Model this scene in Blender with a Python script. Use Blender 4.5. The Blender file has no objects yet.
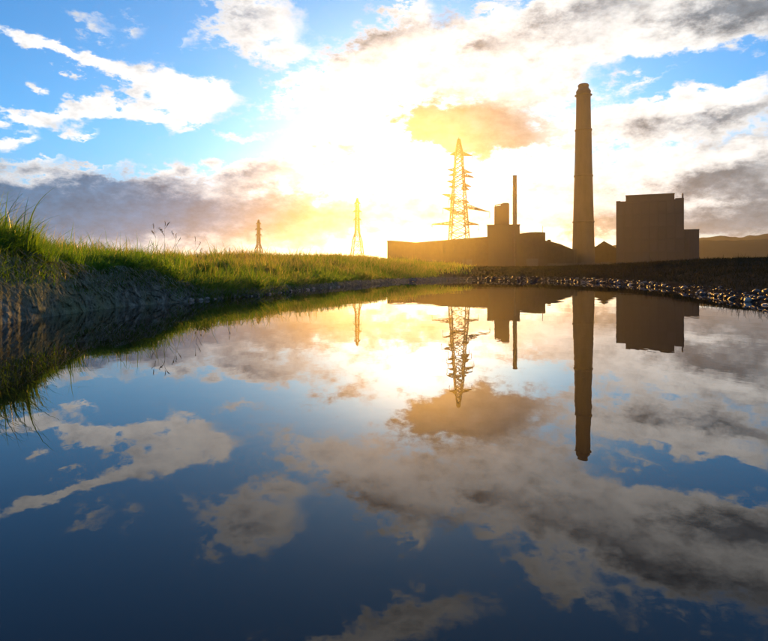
import bpy, bmesh, math, random
import numpy as np

random.seed(7)
RNG = np.random.default_rng(11)
R = math.radians
F, CX, HZ, CAM_Z = 600.0, 384.0, 271.0, 0.55      # focal length in photo pixels, centre column, horizon row, eye height
sc = bpy.context.scene
COL = sc.collection

def at(x, y, d):
    """World point seen at photo pixel (x, y), d metres ahead."""
    return ((x - CX) / F * d, d, CAM_Z + (HZ - y) / F * d)

# ------------------------------------------------------------------ camera
cam = bpy.data.cameras.new('camera')
cam.sensor_width = 36.0
cam.lens = F / 768.0 * 36.0
cam.shift_y = -(320.5 - HZ) / 768.0
cam.clip_start, cam.clip_end = 0.05, 12000.0
cam_ob = bpy.data.objects.new('camera', cam)
cam_ob.location = (0, 0, CAM_Z)
cam_ob.rotation_euler = (R(90), 0, 0)
COL.objects.link(cam_ob)
sc.camera = cam_ob

# ------------------------------------------------------------------ sun
SUN_AZ = math.atan2(418 - CX, F)
SUN_EL = math.atan2(HZ - 176, math.hypot(418 - CX, F))
SUN_DIR = (math.sin(SUN_AZ) * math.cos(SUN_EL), math.cos(SUN_AZ) * math.cos(SUN_EL), math.sin(SUN_EL))
sun = bpy.data.lights.new('sun', 'SUN')
sun.energy = 5.0
sun.angle = R(0.53)
sun.color = (1.0, 0.48, 0.065)
sun_ob = bpy.data.objects.new('sun', sun)
sun_ob.rotation_euler = (R(90) - SUN_EL, 0, math.pi - SUN_AZ)
sun_ob.location = (0, 0, 60)
COL.objects.link(sun_ob)

# ------------------------------------------------------------------ render look
sc.view_settings.view_transform = 'Standard'
sc.view_settings.look = 'None'
sc.view_settings.exposure = 1.0
sc.view_settings.gamma = 1.0
sc.view_settings.use_curve_mapping = False
sc.render.engine = 'CYCLES'
cy = sc.cycles
cy.use_denoising = True
cy.use_adaptive_sampling = True
cy.adaptive_threshold = 0.02
cy.adaptive_min_samples = 16
try:
    cy.denoiser = 'OPENIMAGEDENOISE'
except Exception:
    pass
cy.max_bounces = 6
cy.diffuse_bounces = 2
cy.glossy_bounces = 3
cy.transmission_bounces = 4
cy.volume_bounces = 0
cy.transparent_max_bounces = 8
cy.caustics_reflective = False
cy.caustics_refractive = False
cy.sample_clamp_indirect = 6.0

# ------------------------------------------------------------------ world: daylight sky with a broken cloud layer
world = bpy.data.worlds.new('World')
sc.world = world
world.use_nodes = True
WT = world.node_tree
WT.nodes.clear()

def wn(t, **kw):
    n = WT.nodes.new(t)
    for k, v in kw.items():
        setattr(n, k, v)
    return n

def setin(n, i, v):
    if hasattr(v, 'is_output') or isinstance(v, bpy.types.NodeSocket):
        WT.links.new(v, n.inputs[i])
    else:
        n.inputs[i].default_value = v

def wm(op, a, b=0.0, c=0.0, clamp=False):
    n = wn('ShaderNodeMath', operation=op, use_clamp=clamp)
    for i, v in enumerate((a, b, c)):
        setin(n, i, v)
    return n.outputs[0]

def wv(op, a, b=None, scale=None):
    n = wn('ShaderNodeVectorMath', operation=op)
    setin(n, 0, a)
    if b is not None:
        setin(n, 1, b)
    if scale is not None:
        setin(n, 3, scale)
    return n.outputs['Value'] if op in ('DOT_PRODUCT', 'LENGTH') else n.outputs[0]

def wramp(v, a, b, lo=0.0, hi=1.0, smooth=True):
    n = wn('ShaderNodeMapRange')
    n.interpolation_type = 'SMOOTHSTEP' if smooth else 'LINEAR'
    setin(n, 0, v)
    for i, q in enumerate((a, b, lo, hi)):
        setin(n, i + 1, q)
    return n.outputs[0]

def wmix(f, a, b):
    n = wn('ShaderNodeMix', data_type='RGBA')
    n.clamp_factor = True
    for i, v in ((0, f), (6, a), (7, b)):
        if not isinstance(v, bpy.types.NodeSocket) and i > 0:
            v = (*v, 1.0)
        setin(n, i, v)
    return n.outputs[2]

def wnoise(vec, scale, detail, rough=0.55, lac=2.0):
    n = wn('ShaderNodeTexNoise')
    WT.links.new(vec, n.inputs['Vector'])
    n.inputs['Scale'].default_value = scale
    n.inputs['Detail'].default_value = detail
    n.inputs['Roughness'].default_value = rough
    n.inputs['Lacunarity'].default_value = lac
    return n

def sky_deg(x, y):
    az = math.degrees(math.atan2(x - CX, F))
    el = math.degrees(math.atan2(HZ - y, math.hypot(x - CX, F)))
    return az, el

DIRV = wv('NORMALIZE', wn('ShaderNodeTexCoord').outputs['Generated'])
sep = wn('ShaderNodeSeparateXYZ')
WT.links.new(DIRV, sep.inputs[0])
dx, dy, dz = sep.outputs
AZ = wm('MULTIPLY', wm('ARCTAN2', dx, dy), 57.29578)
EL = wm('MULTIPLY', wm('ARCSINE', dz), 57.29578)
comb = wn('ShaderNodeCombineXYZ')
WT.links.new(AZ, comb.inputs[0]); WT.links.new(EL, comb.inputs[1])
# billow coordinates: squashed vertically so that clouds lie flat
flat = wv('MULTIPLY', DIRV, (1.0, 1.0, 1.9))
nz_mid = wnoise(flat, 9.0, 2.0, 0.5)
nz_fin = wnoise(flat, 30.0, 6.0, 0.66)
n_cov = wm('SUBTRACT', nz_mid.outputs[0], 0.5)
n_fin = wm('SUBTRACT', nz_fin.outputs[0], 0.5)
w2 = wv('SCALE', wv('SUBTRACT', nz_mid.outputs['Color'], (0.5, 0.5, 0.5)), scale=6.5)
w3 = wv('SCALE', wv('SUBTRACT', nz_fin.outputs['Color'], (0.5, 0.5, 0.5)), scale=5.5)
warp = wv('MULTIPLY', wv('ADD', w2, w3), (1.0, 0.55, 0.0))
UV = wv('ADD', comb.outputs[0], warp)
UVS = wv('ADD', comb.outputs[0], wv('SCALE', warp, scale=0.8))

REACH = 2.7
def near(az, el, a, b, rot, cell):
    """Does this cloud reach the cell of sky (its edges widened by what the warp can move)?"""
    gx = np.clip(np.linspace(cell[0] - 3.0, cell[1] + 3.0, 25), -60, 60)
    gy = np.clip(np.linspace(cell[2] - 1.7, cell[3] + 1.7, 25), -20, 60)
    X, Y = np.meshgrid(gx - az, gy - el)
    c, s_ = math.cos(rot), math.sin(rot)
    return bool(((((X * c + Y * s_) / a) ** 2 + ((-X * s_ + Y * c) / b) ** 2) < REACH ** 2).any())

def cell_tree(lst_pairs, cell):
    """Node group: sums the cloud puffs that reach one cell of sky."""
    g = bpy.data.node_groups.new('cloud_cell', 'ShaderNodeTree')
    for nm, ty in (('uv', 'NodeSocketVector'), ('uvs', 'NodeSocketVector'), ('c0', 'NodeSocketFloat'), ('s0', 'NodeSocketFloat')):
        g.interface.new_socket(nm, in_out='INPUT', socket_type=ty)
    for nm in ('cover', 'shade'):
        g.interface.new_socket(nm, in_out='OUTPUT', socket_type='NodeSocketFloat')
    gi = g.nodes.new('NodeGroupInput'); go = g.nodes.new('NodeGroupOutput')
    for ch, lst in enumerate(lst_pairs):
        acc = gi.outputs[2 + ch]
        for (x, y, a, b, rot, amp) in lst:
            az, el = sky_deg(x, y)
            k = math.degrees(1.0 / F) * math.cos(R(az)) ** 1.5
            if not near(az, el, a * k, b * k, R(rot), cell):
                continue
            t = g.nodes.new('ShaderNodeTexGradient')
            t.gradient_type = 'QUADRATIC_SPHERE'
            tm = t.texture_mapping
            tm.vector_type = 'TEXTURE'
            tm.translation = (az, el, 0)
            tm.rotation = (0, 0, R(rot))
            tm.scale = (a * k * REACH, b * k * REACH, 1)
            g.links.new(gi.outputs[ch], t.inputs[0])
            n = g.nodes.new('ShaderNodeMath'); n.operation = 'MULTIPLY_ADD'
            g.links.new(t.outputs[1], n.inputs[0]); n.inputs[1].default_value = amp * 1.25; g.links.new(acc, n.inputs[2])
            acc = n.outputs[0]
        g.links.new(acc, go.inputs[ch])
    return g

SKY_TINT = (0.68, 1.50, 2.1)
AUR = (1.3, 0.30)
LIT = (1.28, 0.20, 0.06)
GREY_L, GREY_R = (0.08, 0.205, 0.38), (0.24, 0.27, 0.31)
COVER = [  # x, y, half-width, half-height (photo pixels), tilt, amount
    (38, 46, 46, 7, -13, 1.25), (95, 63, 44, 8, -10, 1.1), (140, 76, 36, 12, -14, .95), (180, 90, 38, 12, -16, 1.0),
    (205, 97, 22, 12, 10, .7), (150, 105, 58, 8, 6, 1.15), (80, 112, 62, 8, 9, 1.35), (22, 118, 30, 7, -4, 1.2),
    (190, 121, 24, 7, 0, 1.0), (42, 85, 10, 6, 0, 1.1), (6, 138, 20, 9, 22, 1.3), (72, 136, 20, 6, 20, 1.1),
    (40, 163, 22, 4, 4, .7), (108, 28, 26, 9, -10, .75), (143, 27, 9, 7, 0, .5), (182, 40, 9, 9, 0, .5),
    (250, 20, 42, 20, 4, 1.7), (282, 52, 26, 9, 12, .9), (8, 6, 16, 4, 0, .6),
    (60, 182, 90, 8, -3, 1.2), (60, 222, 210, 34, 0, 2.0), (100, 168, 40, 3, 12, .5), (168, 174, 14, 4, 0, .6),
    (385, 60, 66, 22, 10, 1.1), (310, 92, 50, 15, 22, .9), (450, 45, 56, 20, -6, 1.1), (420, 86, 80, 20, 0, 1.0),
    (500, 66, 22, 18, -40, .6), (416, 2, 10, 8, 0, .8), (240, 143, 24, 5, 4, .8), (250, 175, 64, 11, 8, 1.3),
    (345, 146, 46, 12, -6, .9), (468, 131, 44, 16, -2, 2.6), (330, 215, 160, 34, 0, .9),
    (560, 32, 44, 15, 14, 1.2), (496, 9, 9, 8, 0, .8), (580, 67, 36, 13, 12, 1.1), (520, 88, 30, 12, 0, .5),
    (705, 12, 92, 24, -3, 1.8), (650, 38, 34, 8, 10, .9), (716, 36, 56, 11, 4, 1.1), (640, 83, 32, 5, 10, .7),
    (700, 98, 90, 9, 5, 1.3), (700, 120, 90, 12, 2, 1.5), (560, 98, 60, 14, 0, .7), (610, 132, 80, 20, 0, .9),
    (700, 150, 110, 14, 6, .9), (700, 176, 110, 16, 8, 1.5), (640, 205, 160, 26, 0, 1.2), (745, 212, 120, 26, 0, 1.5),
    # above the frame, seen only in the water
    (560, 20, 50, 24, 10, .9), (640, -25, 90, 26, 16, 1.3), (750, -40, 55, 17, 0, 1.4), (570, -38, 50, 12, 24, .8),
    (400, -80, 80, 14, -12, 1.7), (415, 14, 14, 18, 0, .6), 
    (300, -120, 80, 14, 0, .8), (110, 12, 30, 6, 0, .4),
]
SHADE = [
    (248, 18, 30, 9, 4, .55), (70, 216, 200, 27, 0, 1.7), (105, 184, 26, 7, 0, .8), (20, 190, 40, 8, 0, .9),
    (250, 176, 56, 6, 8, .55), (395, 34, 30, 6, 14, .5), (475, 46, 28, 7, 6, .85), (445, 20, 26, 7, 0, .5),
    (365, 50, 30, 7, 10, .45), (340, 146, 36, 6, -6, .4), (468, 132, 46, 19, -2, 2.8), (300, 215, 120, 22, 0, .35),
    (750, 10, 46, 14, -4, 1.3), (700, 10, 40, 9, -8, .5), (560, 40, 30, 6, 10, .3), (705, 121, 76, 7, 2, 1.0),
    (735, 137, 50, 7, 0, .5), (715, 178, 70, 9, 8, 1.0), (760, 192, 44, 12, 0, 1.1), (735, 222, 110, 15, 0, 1.3),
    (610, 228, 60, 12, 0, .4), (720, 200, 60, 4, 0, -.4), (640, -20, 60, 16, 16, .8), (745, -48, 50, 14, 0, .9),
    (400, -72, 70, 9, -12, .45), (575, 12, 40, 12, 10, .45),
]
# the cloud layer goes on all round: broken cumulus everywhere that the picture does not show
pz = wm('ADD', wm('MAXIMUM', dz, 0.0), 0.14)
cpl = wn('ShaderNodeCombineXYZ')
WT.links.new(wm('DIVIDE', dx, pz), cpl.inputs[0]); WT.links.new(wm('DIVIDE', dy, pz), cpl.inputs[1])
nz_pl = wnoise(cpl.outputs[0], 0.95, 4.0, 0.55)
elsewhere = wm('MAXIMUM', wramp(wm('ABSOLUTE', AZ), 34.0, 52.0), wramp(EL, 27.0, 40.0))
generic = wm('MULTIPLY', wramp(nz_pl.outputs[0], 0.42, 0.68), elsewhere)
gen_shade = wm('MULTIPLY', wramp(nz_pl.outputs[0], 0.55, 0.8, 0.0, 0.8), elsewhere)

sky = wn('ShaderNodeTexSky', sky_type='NISHITA', sun_disc=False)
sky.sun_elevation = SUN_EL
sky.sun_rotation = SUN_AZ
sky.altitude = 0
sky.air_density = 1.0
sky.dust_density = 0.5
sky.ozone_density = 3.0
SK = 0.10
skyc = wv('MULTIPLY', sky.outputs[0], wmix(wramp(EL, 0.0, 13.0), (0.80, 0.92, 1.25), SKY_TINT))
# angle from the sun, for the bright aureole of hazy air and thin cloud
cosg = wv('DOT_PRODUCT', DIRV, SUN_DIR)
ang = wm('MULTIPLY', wm('ARCCOSINE', wm('MINIMUM', cosg, 1.0)), 57.29578)
aur1 = wm('POWER', 0.5, wm('DIVIDE', ang, 2.2))
aur2 = wm('POWER', 0.5, wm('DIVIDE', ang, 6.0))
aur = wm('ADD', wm('MULTIPLY', aur1, AUR[0]), wm('MULTIPLY', aur2, AUR[1]))
aurc = wv('SCALE', (1.0, 0.95, 0.86), scale=wm('DIVIDE', aur, SK))
skyc = wv('ADD', skyc, aurc)
# clouds: thin edges scatter the low sun towards us, thick cores stay grey
lit = wm('ADD', LIT[0], wm('MULTIPLY', aur2, LIT[1]))
white = wv('SCALE', (1.0, 0.965, 0.92), scale=wm('DIVIDE', lit, SK))
grey = wv('SCALE', wmix(wramp(AZ, -22.0, -2.0), GREY_L, GREY_R), scale=1.0 / SK)
grey = wv('ADD', grey, wv('SCALE', (1.0, 0.66, 0.28), scale=wm('DIVIDE', wm('MULTIPLY', aur2, LIT[2]), SK)))

greyv = wv('SCALE', grey, scale=wm('MULTIPLY_ADD', n_fin, -1.5, wm('MULTIPLY_ADD', n_cov, -0.8, 1.0)))
cov0 = wm('MULTIPLY_ADD', n_fin, 2.5, wm('MULTIPLY_ADD', n_cov, 0.9, wm('MULTIPLY', generic, 1.1)))
shd0 = wm('MULTIPLY_ADD', n_fin, 1.5, wm('MULTIPLY_ADD', n_cov, 1.0, gen_shade))
def cell_sky(cell):
    gn = wn('ShaderNodeGroup')
    gn.node_tree = cell_tree((COVER, SHADE), cell)
    for i, q in enumerate((UV, UVS, cov0, shd0)):
        WT.links.new(q, gn.inputs[i])
    cov, shd = gn.outputs[0], gn.outputs[1]
    cloudc = wmix(wramp(shd, -0.45, 1.25), white, greyv)
    bg = wn('ShaderNodeBackground')
    WT.links.new(wmix(wramp(cov, 0.48, 1.30), skyc, cloudc), bg.inputs[0])
    bg.inputs[1].default_value = SK * 0.5
    return bg.outputs[0]

def pick(sock, edge, below, above):
    # a hard choice between two parts of one continuous sky, so that only the clouds near the ray are worked out
    n = wn('ShaderNodeMixShader')
    WT.links.new(wm('GREATER_THAN', sock, edge), n.inputs[0])
    WT.links.new(below, n.inputs[1]); WT.links.new(above, n.inputs[2])
    return n.outputs[0]

AE = [-180, -46, -24, -14, -5, 4, 13, 22, 46, 180]
EE = [-90, 8.5, 17.0, 90]
def col_sky(i, j):
    def rows(p, q):
        if q - p == 1:
            return cell_sky((AE[i], AE[j], EE[p], EE[q]))
        m_ = (p + q) // 2
        return pick(EL, EE[m_], rows(p, m_), rows(m_, q))
    if i in (0, len(AE) - 2):
        return cell_sky((AE[i], AE[j], -90, 90))
    return rows(0, len(EE) - 1)
def cols_sky(i, j):
    if j - i == 1:
        return col_sky(i, j)
    m_ = (i + j) // 2
    return pick(AZ, AE[m_], cols_sky(i, m_), cols_sky(m_, j))
out = wn('ShaderNodeOutputWorld')
WT.links.new(cols_sky(0, len(AE) - 1), out.inputs[0])
world.cycles.sampling_method = 'MANUAL'
world.cycles.sample_map_resolution = 512

# ------------------------------------------------------------------ materials
def mat(name):
    m = bpy.data.materials.new(name)
    m.use_nodes = True
    nt = m.node_tree
    b = nt.nodes['Principled BSDF']
    return m, nt, b

def mlink(nt, a, b):
    nt.links.new(a, b)

def noise_node(nt, scale, detail=6.0, rough=0.6, coord='Object', vecscale=None):
    tc = nt.nodes.new('ShaderNodeTexCoord')
    n = nt.nodes.new('ShaderNodeTexNoise')
    n.inputs['Scale'].default_value = scale
    n.inputs['Detail'].default_value = detail
    n.inputs['Roughness'].default_value = rough
    src = tc.outputs[coord]
    if vecscale:
        mp = nt.nodes.new('ShaderNodeMapping')
        mp.inputs[3].default_value = vecscale
        nt.links.new(src, mp.inputs[0]); src = mp.outputs[0]
    nt.links.new(src, n.inputs['Vector'])
    return n

def ramp_node(nt, src, stops):
    r = nt.nodes.new('ShaderNodeValToRGB')
    while len(r.color_ramp.elements) < len(stops):
        r.color_ramp.elements.new(0.5)
    for e, (p, c) in zip(r.color_ramp.elements, stops):
        e.position = p; e.color = (*c, 1.0)
    nt.links.new(src, r.inputs[0])
    return r

def bump_node(nt, b, src, dist, strength=1.0):
    bp = nt.nodes.new('ShaderNodeBump')
    bp.inputs['Distance'].default_value = dist
    bp.inputs['Strength'].default_value = strength
    nt.links.new(src, bp.inputs['Height'])
    nt.links.new(bp.outputs[0], b.inputs['Normal'])
    return bp

def solid(name, c1, c2, scale, rough=0.7, bump=0.0, metallic=0.0, vecscale=None):
    m, nt, b = mat(name)
    n = noise_node(nt, scale, vecscale=vecscale)
    r = ramp_node(nt, n.outputs[0], ((0.3, c1), (0.7, c2)))
    nt.links.new(r.outputs[0], b.inputs['Base Color'])
    b.inputs['Roughness'].default_value = rough
    b.inputs['Metallic'].default_value = metallic
    if bump:
        bump_node(nt, b, n.outputs[0], bump)
    return m

M = {}
M['concrete'] = solid('dark_concrete', (.030, .027, .023), (.055, .049, .042), 0.35, .85, .05, vecscale=(1, 1, .25))  # concrete in a very dark tone, varying in tall soft patches
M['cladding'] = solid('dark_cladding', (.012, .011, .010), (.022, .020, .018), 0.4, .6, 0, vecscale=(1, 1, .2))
_m = M['cladding']; _nt = _m.node_tree; _b = _nt.nodes['Principled BSDF']
_src = _b.inputs['Base Color'].links[0].from_socket
_oi = _nt.nodes.new('ShaderNodeObjectInfo'); _mr = _nt.nodes.new('ShaderNodeMapRange')
_mr.inputs[3].default_value, _mr.inputs[4].default_value = .8, 1.2
_nt.links.new(_oi.outputs['Random'], _mr.inputs[0])
_vm = _nt.nodes.new('ShaderNodeVectorMath'); _vm.operation = 'SCALE'
_nt.links.new(_src, _vm.inputs[0]); _nt.links.new(_mr.outputs[0], _vm.inputs[3]); _nt.links.new(_vm.outputs[0], _b.inputs['Base Color'])
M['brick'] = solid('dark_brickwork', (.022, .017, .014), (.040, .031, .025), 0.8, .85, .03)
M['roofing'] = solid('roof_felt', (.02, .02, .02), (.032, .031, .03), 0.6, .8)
M['steel'] = solid('galvanised_steel', (.035, .033, .031), (.065, .062, .058), 2.0, .6, 0, .3)
M['glassy'] = solid('insulator_glaze', (.10, .06, .045), (.14, .09, .07), 6.0, .2)
M['paint'] = solid('door_paint', (.02, .022, .024), (.035, .037, .04), 1.5, .5)

def leaf_mat(name, stops, trans, rough=.45, tmix=.5, spec=.35):
    """Thin leaf: a little gloss, colour varying from blade to blade, light passing through."""
    m, nt, b = mat(name)
    at_ = nt.nodes.new('ShaderNodeAttribute'); at_.attribute_name = 'tone'
    r = ramp_node(nt, at_.outputs['Fac'], stops)
    nt.links.new(r.outputs[0], b.inputs['Base Color'])
    b.inputs['Roughness'].default_value = rough
    b.inputs['Specular IOR Level'].default_value = spec
    t = nt.nodes.new('ShaderNodeBsdfTranslucent')
    mx = nt.nodes.new('ShaderNodeMix'); mx.data_type = 'RGBA'; mx.blend_type = 'MULTIPLY'
    mx.inputs[0].default_value = 1.0
    nt.links.new(r.outputs[0], mx.inputs[6]); mx.inputs[7].default_value = (*trans, 1)
    nt.links.new(mx.outputs[2], t.inputs[0])
    ms = nt.nodes.new('ShaderNodeMixShader'); ms.inputs[0].default_value = tmix
    nt.links.new(b.outputs[0], ms.inputs[1]); nt.links.new(t.outputs[0], ms.inputs[2])
    nt.links.new(ms.outputs[0], nt.nodes['Material Output'].inputs[0])
    return m

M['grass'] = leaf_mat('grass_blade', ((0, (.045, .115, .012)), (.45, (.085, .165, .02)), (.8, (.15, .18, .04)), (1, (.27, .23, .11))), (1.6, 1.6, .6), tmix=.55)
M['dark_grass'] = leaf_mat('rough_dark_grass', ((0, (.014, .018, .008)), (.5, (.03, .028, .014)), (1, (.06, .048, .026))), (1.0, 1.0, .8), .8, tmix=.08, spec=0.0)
M['dry'] = leaf_mat('dry_stem', ((0, (.10, .085, .05)), (.5, (.17, .15, .09)), (1, (.26, .23, .15))), (1.1, 1.0, .8), .6, tmix=.3)
M['strand'] = leaf_mat('bank_strand', ((0, (.10, .11, .075)), (.5, (.17, .19, .12)), (1, (.32, .33, .24))), (1., 1., .8), .6, tmix=.2)
M['shrub'] = leaf_mat('shrub_leaf', ((0, (.07, .13, .02)), (.5, (.12, .19, .03)), (1, (.19, .25, .05))), (1.4, 1.3, .7))

# ground: bare soil where it is steep or by the water, moss and turf elsewhere
m, nt, b = mat('soil_and_turf')
geo = nt.nodes.new('ShaderNodeNewGeometry')
sg = nt.nodes.new('ShaderNodeSeparateXYZ'); nt.links.new(geo.outputs['Position'], sg.inputs[0])
n1 = noise_node(nt, 9.0, 8.0, .65); n2 = noise_node(nt, 1.3, 5.0, .6); n3 = noise_node(nt, 40.0, 6.0, .7)
soil = ramp_node(nt, n1.outputs[0], ((.28, (.055, .056, .048)), (.5, (.135, .14, .118)), (.72, (.30, .31, .265))))
moss = ramp_node(nt, n3.outputs[0], ((.3, (.09, .105, .055)), (.7, (.24, .26, .16))))
turf = ramp_node(nt, n3.outputs[0], ((.3, (.03, .038, .016)), (.7, (.065, .07, .032))))
mrm = nt.nodes.new('ShaderNodeMapRange'); nt.links.new(n2.outputs[0], mrm.inputs[0])
mrm.inputs[1].default_value, mrm.inputs[2].default_value = .42, .62
mx1 = nt.nodes.new('ShaderNodeMix'); mx1.data_type = 'RGBA'
nt.links.new(mrm.outputs[0], mx1.inputs[0]); nt.links.new(soil.outputs[0], mx1.inputs[6]); nt.links.new(moss.outputs[0], mx1.inputs[7])
atm = nt.nodes.new('ShaderNodeAttribute'); atm.attribute_name = 'mud'
mud = ramp_node(nt, n1.outputs[0], ((.3, (.012, .012, .012)), (.7, (.036, .034, .032))))
mx0 = nt.nodes.new('ShaderNodeMix'); mx0.data_type = 'RGBA'
nt.links.new(atm.outputs['Fac'], mx0.inputs[0]); nt.links.new(mx1.outputs[2], mx0.inputs[6]); nt.links.new(mud.outputs[0], mx0.inputs[7])
atf = nt.nodes.new('ShaderNodeAttribute'); atf.attribute_name = 'turf'
mx2 = nt.nodes.new('ShaderNodeMix'); mx2.data_type = 'RGBA'
nt.links.new(atf.outputs['Fac'], mx2.inputs[0]); nt.links.new(mx0.outputs[2], mx2.inputs[6]); nt.links.new(turf.outputs[0], mx2.inputs[7])
nt.links.new(mx2.outputs[2], b.inputs['Base Color'])
wet = nt.nodes.new('ShaderNodeMapRange'); nt.links.new(sg.outputs[2], wet.inputs[0])
for i, v in zip((1, 2, 3, 4), (.01, .12, .68, .9)):
    wet.inputs[i].default_value = v
nt.links.new(wet.outputs[0], b.inputs['Roughness'])
b.inputs['Specular IOR Level'].default_value = 0.0
bump_node(nt, b, n1.outputs[0], .028, 1.0)
M['ground'] = m

# water: calm, murky, clear mirror at low angles
m, nt, b = mat('pond_water')
b.inputs['Base Color'].default_value = (.004, .005, .006, 1)
b.inputs['Roughness'].default_value = 0.0
b.inputs['IOR'].default_value = 1.333
wa = noise_node(nt, 1.1, 2.0, .4, vecscale=(1, .55, 1)); wb = noise_node(nt, 7.0, 2.0, .5, vecscale=(1, .6, 1))
ad = nt.nodes.new('ShaderNodeMath'); ad.operation = 'MULTIPLY_ADD'
nt.links.new(wb.outputs[0], ad.inputs[0]); ad.inputs[1].default_value = .10; nt.links.new(wa.outputs[0], ad.inputs[2])
bump_node(nt, b, ad.outputs[0], .003, 1.0)
M['water'] = m

m, nt, b = mat('wet_stone')
oi = nt.nodes.new('ShaderNodeObjectInfo')
n1 = noise_node(nt, 14.0, 6.0, .65)
r = ramp_node(nt, n1.outputs[0], ((.3, (.028, .029, .031)), (.7, (.075, .074, .072))))
nt.links.new(r.outputs[0], b.inputs['Base Color']); b.inputs['Roughness'].default_value = .48
bump_node(nt, b, n1.outputs[0], .02, .6)
M['stone'] = m
M['pale_stone'] = solid('pale_stone', (.30, .30, .28), (.5, .49, .46), 9.0, .5, .02)
M['hill'] = solid('wooded_hillside', (.016, .022, .018), (.030, .036, .026), 0.02, .95)
M['hill'].node_tree.nodes['Principled BSDF'].inputs['Specular IOR Level'].default_value = 0.0

# ------------------------------------------------------------------ helpers
def tag(o, label=None, cat=None, group=None, kind=None):
    if label: o['label'] = label
    if cat: o['category'] = cat
    if group: o['group'] = group
    if kind: o['kind'] = kind
    return o

def link(name, me, material, parent=None):
    o = bpy.data.objects.new(name, me)
    if material is not None and not me.materials:
        me.materials.append(material)
    COL.objects.link(o)
    if parent is not None:
        o.parent = parent
    return o

def empty(name, loc, rz=0.0):
    o = bpy.data.objects.new(name, None)
    o.empty_display_size = .3
    o.location = loc; o.rotation_euler = (0, 0, rz)
    COL.objects.link(o)
    return o

def copy_tree(o, parent=None):
    c = o.copy(); COL.objects.link(c)
    c.parent = parent
    for ch in o.children:
        copy_tree(ch, c)
    return c

def np_mesh(name, v, quads=None, tris=None, smooth=False, attrs=None):
    me = bpy.data.meshes.new(name)
    nq = 0 if quads is None else len(quads)
    ntri = 0 if tris is None else len(tris)
    v = np.asarray(v, np.float32)
    me.vertices.add(len(v)); me.vertices.foreach_set('co', v.ravel())
    loops = []
    if nq: loops.append(np.asarray(quads, np.int32).ravel())
    if ntri: loops.append(np.asarray(tris, np.int32).ravel())
    loops = np.concatenate(loops)
    me.loops.add(len(loops)); me.loops.foreach_set('vertex_index', loops)
    me.polygons.add(nq + ntri)
    st = np.concatenate([np.arange(nq) * 4, nq * 4 + np.arange(ntri) * 3]).astype(np.int32)
    me.polygons.foreach_set('loop_start', st)
    if smooth:
        me.polygons.foreach_set('use_smooth', np.ones(nq + ntri, bool))
    for k, a in (attrs or {}).items():
        at_ = me.attributes.new(k, 'FLOAT', 'POINT')
        at_.data.foreach_set('value', np.asarray(a, np.float32))
    me.update(calc_edges=True)
    return me

def bm_mesh(name, fn, smooth=False):
    bm = bmesh.new(); fn(bm)
    bmesh.ops.recalc_face_normals(bm, faces=bm.faces)
    me = bpy.data.meshes.new(name); bm.to_mesh(me); bm.free()
    if smooth:
        me.polygons.foreach_set('use_smooth', [True] * len(me.polygons))
    return me

def add_box(bm, x0, x1, y0, y1, z0, z1, bev=0.0):
    vs = [bm.verts.new(p) for p in ((x0, y0, z0), (x1, y0, z0), (x1, y1, z0), (x0, y1, z0), (x0, y0, z1), (x1, y0, z1), (x1, y1, z1), (x0, y1, z1))]
    fs = [bm.faces.new([vs[i] for i in f]) for f in ((0, 3, 2, 1), (4, 5, 6, 7), (0, 1, 5, 4), (1, 2, 6, 5), (2, 3, 7, 6), (3, 0, 4, 7))]
    if bev:
        es = list({e for f in fs for e in f.edges})
        bmesh.ops.bevel(bm, geom=es, offset=bev, segments=1, affect='EDGES')

def box(name, x0, x1, y0, y1, z0, z1, material, parent=None, bev=0.0):
    return link(name, bm_mesh(name, lambda bm: add_box(bm, x0, x1, y0, y1, z0, z1, bev)), material, parent)

def add_prism(bm, pts, y0, y1):
    """Outline in x, z pushed from y0 to y1."""
    a = [bm.verts.new((x, y0, z)) for x, z in pts]
    c = [bm.verts.new((x, y1, z)) for x, z in pts]
    bm.faces.new(a); bm.faces.new(c[::-1])
    for i in range(len(pts)):
        j = (i + 1) % len(pts)
        bm.faces.new((a[i], c[i], c[j], a[j]))

def prism(name, pts, y0, y1, material, parent=None):
    return link(name, bm_mesh(name, lambda bm: add_prism(bm, pts, y0, y1)), material, parent)

def add_bar(bm, p, q, w, w2=None, sides=4):
    p = np.array(p, float); q = np.array(q, float)
    w2 = w if w2 is None else w2
    d = q - p; L = np.linalg.norm(d)
    if L < 1e-6: return
    d /= L
    u = np.cross(d, (0, 0, 1.0) if abs(d[2]) < .9 else (1.0, 0, 0)); u /= np.linalg.norm(u)
    v = np.cross(d, u)
    ra, rb = [], []
    for k in range(sides):
        t = 2 * math.pi * (k + .5) / sides
        o = u * math.cos(t) + v * math.sin(t)
        ra.append(bm.verts.new(p + o * w * .5)); rb.append(bm.verts.new(q + o * w2 * .5))
    bm.faces.new(ra); bm.faces.new(rb[::-1])
    for k in range(sides):
        j = (k + 1) % sides
        bm.faces.new((ra[k], rb[k], rb[j], ra[j]))

def bars(name, lst, material, parent=None, sides=4):
    def fn(bm):
        for b_ in lst:
            add_bar(bm, *b_, sides=sides)
    return link(name, bm_mesh(name, fn, smooth=sides > 6), material, parent)

def lathe(name, prof, material, parent=None, n=40, loc=(0, 0, 0), smooth=True):
    v, q = [], []
    for r_, z in prof:
        for k in range(n):
            t = 2 * math.pi * k / n
            v.append((loc[0] + r_ * math.cos(t), loc[1] + r_ * math.sin(t), loc[2] + z))
    for i in range(len(prof) - 1):
        for k in range(n):
            j = (k + 1) % n
            q.append((i * n + k, i * n + j, (i + 1) * n + j, (i + 1) * n + k))
    return link(name, np_mesh(name, v, quads=q, smooth=smooth), material, parent)

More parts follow.
